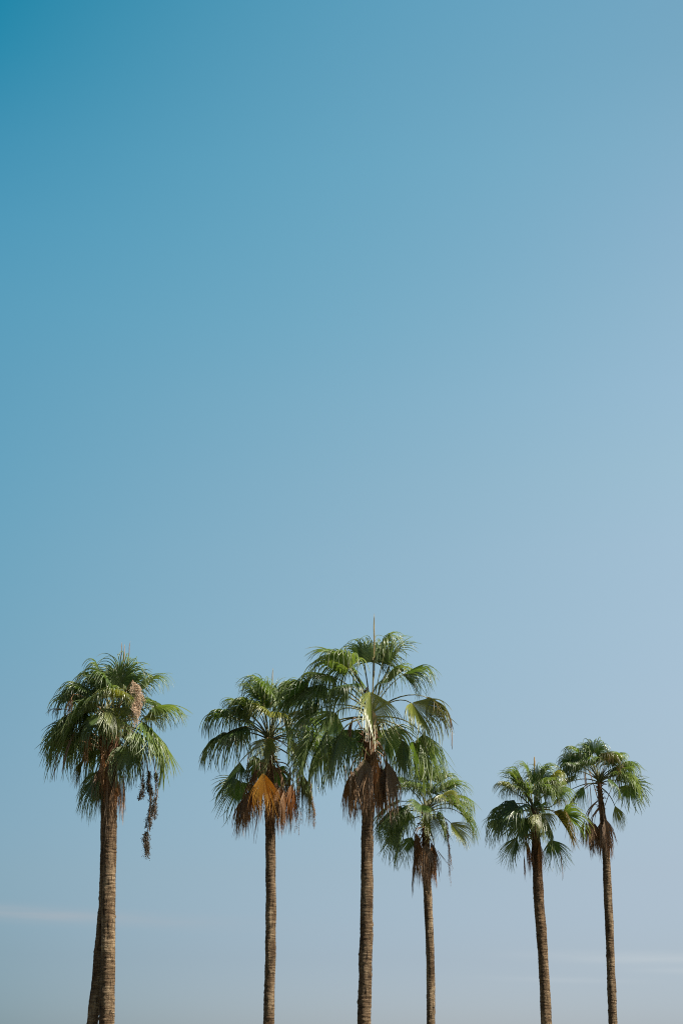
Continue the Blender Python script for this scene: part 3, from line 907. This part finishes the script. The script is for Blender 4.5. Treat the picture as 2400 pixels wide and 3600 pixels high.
C6 = (1920, 2540, 380 / 1568)
palm('rightmost fan palm whose bare ragged stem shows between crown and small dead skirt', C6, 66,
     (765, 850), (795, 1330),
     [(2113, 2810, 17), (2115, 2843, 20), (2118, 2880, 22), (2126, 2950, 25), (2131, 3040, 28), (2133.7, 3100, 29), (2140, 3250, 29), (2145, 3390, 29), (2153, 3600, 30)],
     [(650, 480, 107, 30, 330, {}),
      (765, 500, 77, 40, 300, dict(droop=0.5, phi=0.9)),
      (680, 460, 100, -70, 380, dict(droop=1.9)),
      (500, 440, 142, 20, 320, dict(droop=1.0)),
      (370, 560, 162, 0, 300, dict(droop=1.0)),
      (520, 560, 185, -70, 370, dict(droop=1.6)),
      (985, 510, 48, 30, 250, dict(droop=0.9)),
      (890, 590, 30, -70, 330, dict(droop=1.8)),
      (960, 770, 6, -20, 460, dict(droop=1.0)),
      (1080, 800, -32, -50, 480, dict(droop=0.8)),
      (1180, 900, -58, 20, 400, dict(droop=0.4, face=1, tip=0.4)),
      (1120, 640, 14, 70, 340, dict(droop=1.1)),
      (540, 930, 240, 0, 380, dict(droop=0.4, phi=0.6, face=1)),
      (985, 1210, -74, -20, 340, dict(droop=0.3, phi=0.55, kind='pale', face=1, split=0.5)),
      (330, 690, 192, 50, 330, dict(droop=1.0)),
      (330, 980, 205, 40, 280, dict(droop=0.9, phi=1.0, kind='olive')),
      (390, 840, 200, 20, 380, dict(droop=0.9)),
      (600, 520, 125, 130, 330, {}),
      (880, 520, 60, 140, 300, {}),
      (980, 640, 25, 130, 340, {}),
      (430, 620, 165, -60, 350, dict(droop=1.4)),
      ],
     [(590, 1380, -92, -40, 370, {}), (660, 1430, -90, 0, 420, {}), (840, 1400, -90, -50, 430, {}), (800, 1430, -92, 20, 430, dict(kind='rust')),
      (880, 1500, -82, -20, 400, {}), (640, 1500, -92, 20, 420, {}), (550, 1420, -95, 20, 330, dict(kind='dead')), (760, 1460, -94, -50, 420, dict(kind='dry')), (830, 1560, -88, -60, 420, {}),
      (540, 620, -96, -60, 420, dict(kind='dry', phi=0.12, n=7)), (1040, 830, -92, -50, 330, dict(kind='dry', phi=0.1, n=5))],
     seed=66, ls=0.89, fill=(11, -25, 65), wisps=[(560, 800, -30, 560, 0.05), (620, 900, -20, 480, 0.0), (1040, 900, -40, 280, -0.02), (930, 1600, 0, 300, 0.08), (660, 1700, 0, 300, 0.0)])
# </PALMDATA>

# ------------------------------------------------------------------ bird


def bird(px, py, Yd):
    foot = at(px, py, Yd)
    k = 0.0245 / 0.0245
    root = bpy.data.objects.new('bird', None)
    COL.objects.link(root)
    root.location = foot
    root.scale = (0.76,) * 3
    root['label'] = 'small black bird perched upright among the leaf stalks of the tallest palm'
    root['category'] = 'bird'
    # one continuous body from tail tip through trunk and neck to the crown of the head (side view in the x-z plane)
    path = [(-0.085, -0.055, .010, .006), (-0.07, -0.015, .022, .010), (-0.052, 0.03, .030, .020), (-0.028, 0.075, .046, .042), (0.0, 0.125, .058, .052),
            (0.018, 0.17, .054, .048), (0.03, 0.20, .040, .036), (0.038, 0.222, .035, .032), (0.048, 0.245, .037, .033), (0.056, 0.264, .028, .026), (0.06, 0.275, .010, .010)]
    g = Geo()
    n = 14
    b0 = 0
    pts = [Vector((x, 0, z)) for x, z, a, b in path]
    for i, (x, z, a, b) in enumerate(path):
        t = (pts[min(i + 1, len(pts) - 1)] - pts[max(i - 1, 0)]).normalized()
        u = Vector((t.z, 0, -t.x)); v = Vector((0, 1, 0))
        for j in range(n):
            an = 2 * math.pi * j / n
            g.v.append(pts[i] + u * (a * math.cos(an)) + v * (b * math.sin(an))); g.uv.append((0, 0))
    for i in range(len(path) - 1):
        for j in range(n):
            g.f.append((i * n + j, i * n + (j + 1) % n, (i + 1) * n + (j + 1) % n, (i + 1) * n + j)); g.m.append(0)
    g.f.append(tuple(reversed(range(n)))); g.m.append(0)
    g.f.append(tuple((len(path) - 1) * n + j for j in range(n))); g.m.append(0)
    o = g.build('body', [M['black']], root, (0, 0, 0))
    o.modifiers.new('smooth', 'SUBSURF').render_levels = 1
    g = Geo(); g.tube([(0.075, 0, 0.247), (0.098, 0, 0.246), (0.122, 0, 0.240)], [0.012, 0.008, 0.001], 6); g.build('beak', [M['beak']], root, (0, 0, 0))
    for s in (-1, 1):
        g = Geo()
        g.tube([(0.012, s * 0.046, 0.185), (-0.02, s * 0.054, 0.12), (-0.055, s * 0.036, 0.04), (-0.075, s * 0.012, -0.01)], [0.018, 0.036, 0.024, 0.004], 8, flat=0.3)
        g.build('wing', [M['black']], root, (0, 0, 0))
        g = Geo()
        g.tube([(0.0, s * 0.02, 0.085), (0.006, s * 0.022, 0.045), (0.0, s * 0.022, 0.0)], [0.012, 0.006, 0.005], 6)
        for tx in (0.03, 0.022, -0.02):
            g.tube([(0.0, s * 0.022, 0.004), (tx, s * 0.022 + (0.012 if tx == 0.022 else 0), -0.002)], [0.005, 0.003], 5)
        g.build('leg', [M['orange']], root, (0, 0, 0))
        g = Geo(); g.ball((0.062, s * 0.030, 0.252), 0.006); g.build('eye', [M['beak']], root, (0, 0, 0))
    return root


bird(1286, 2437, 45.34)
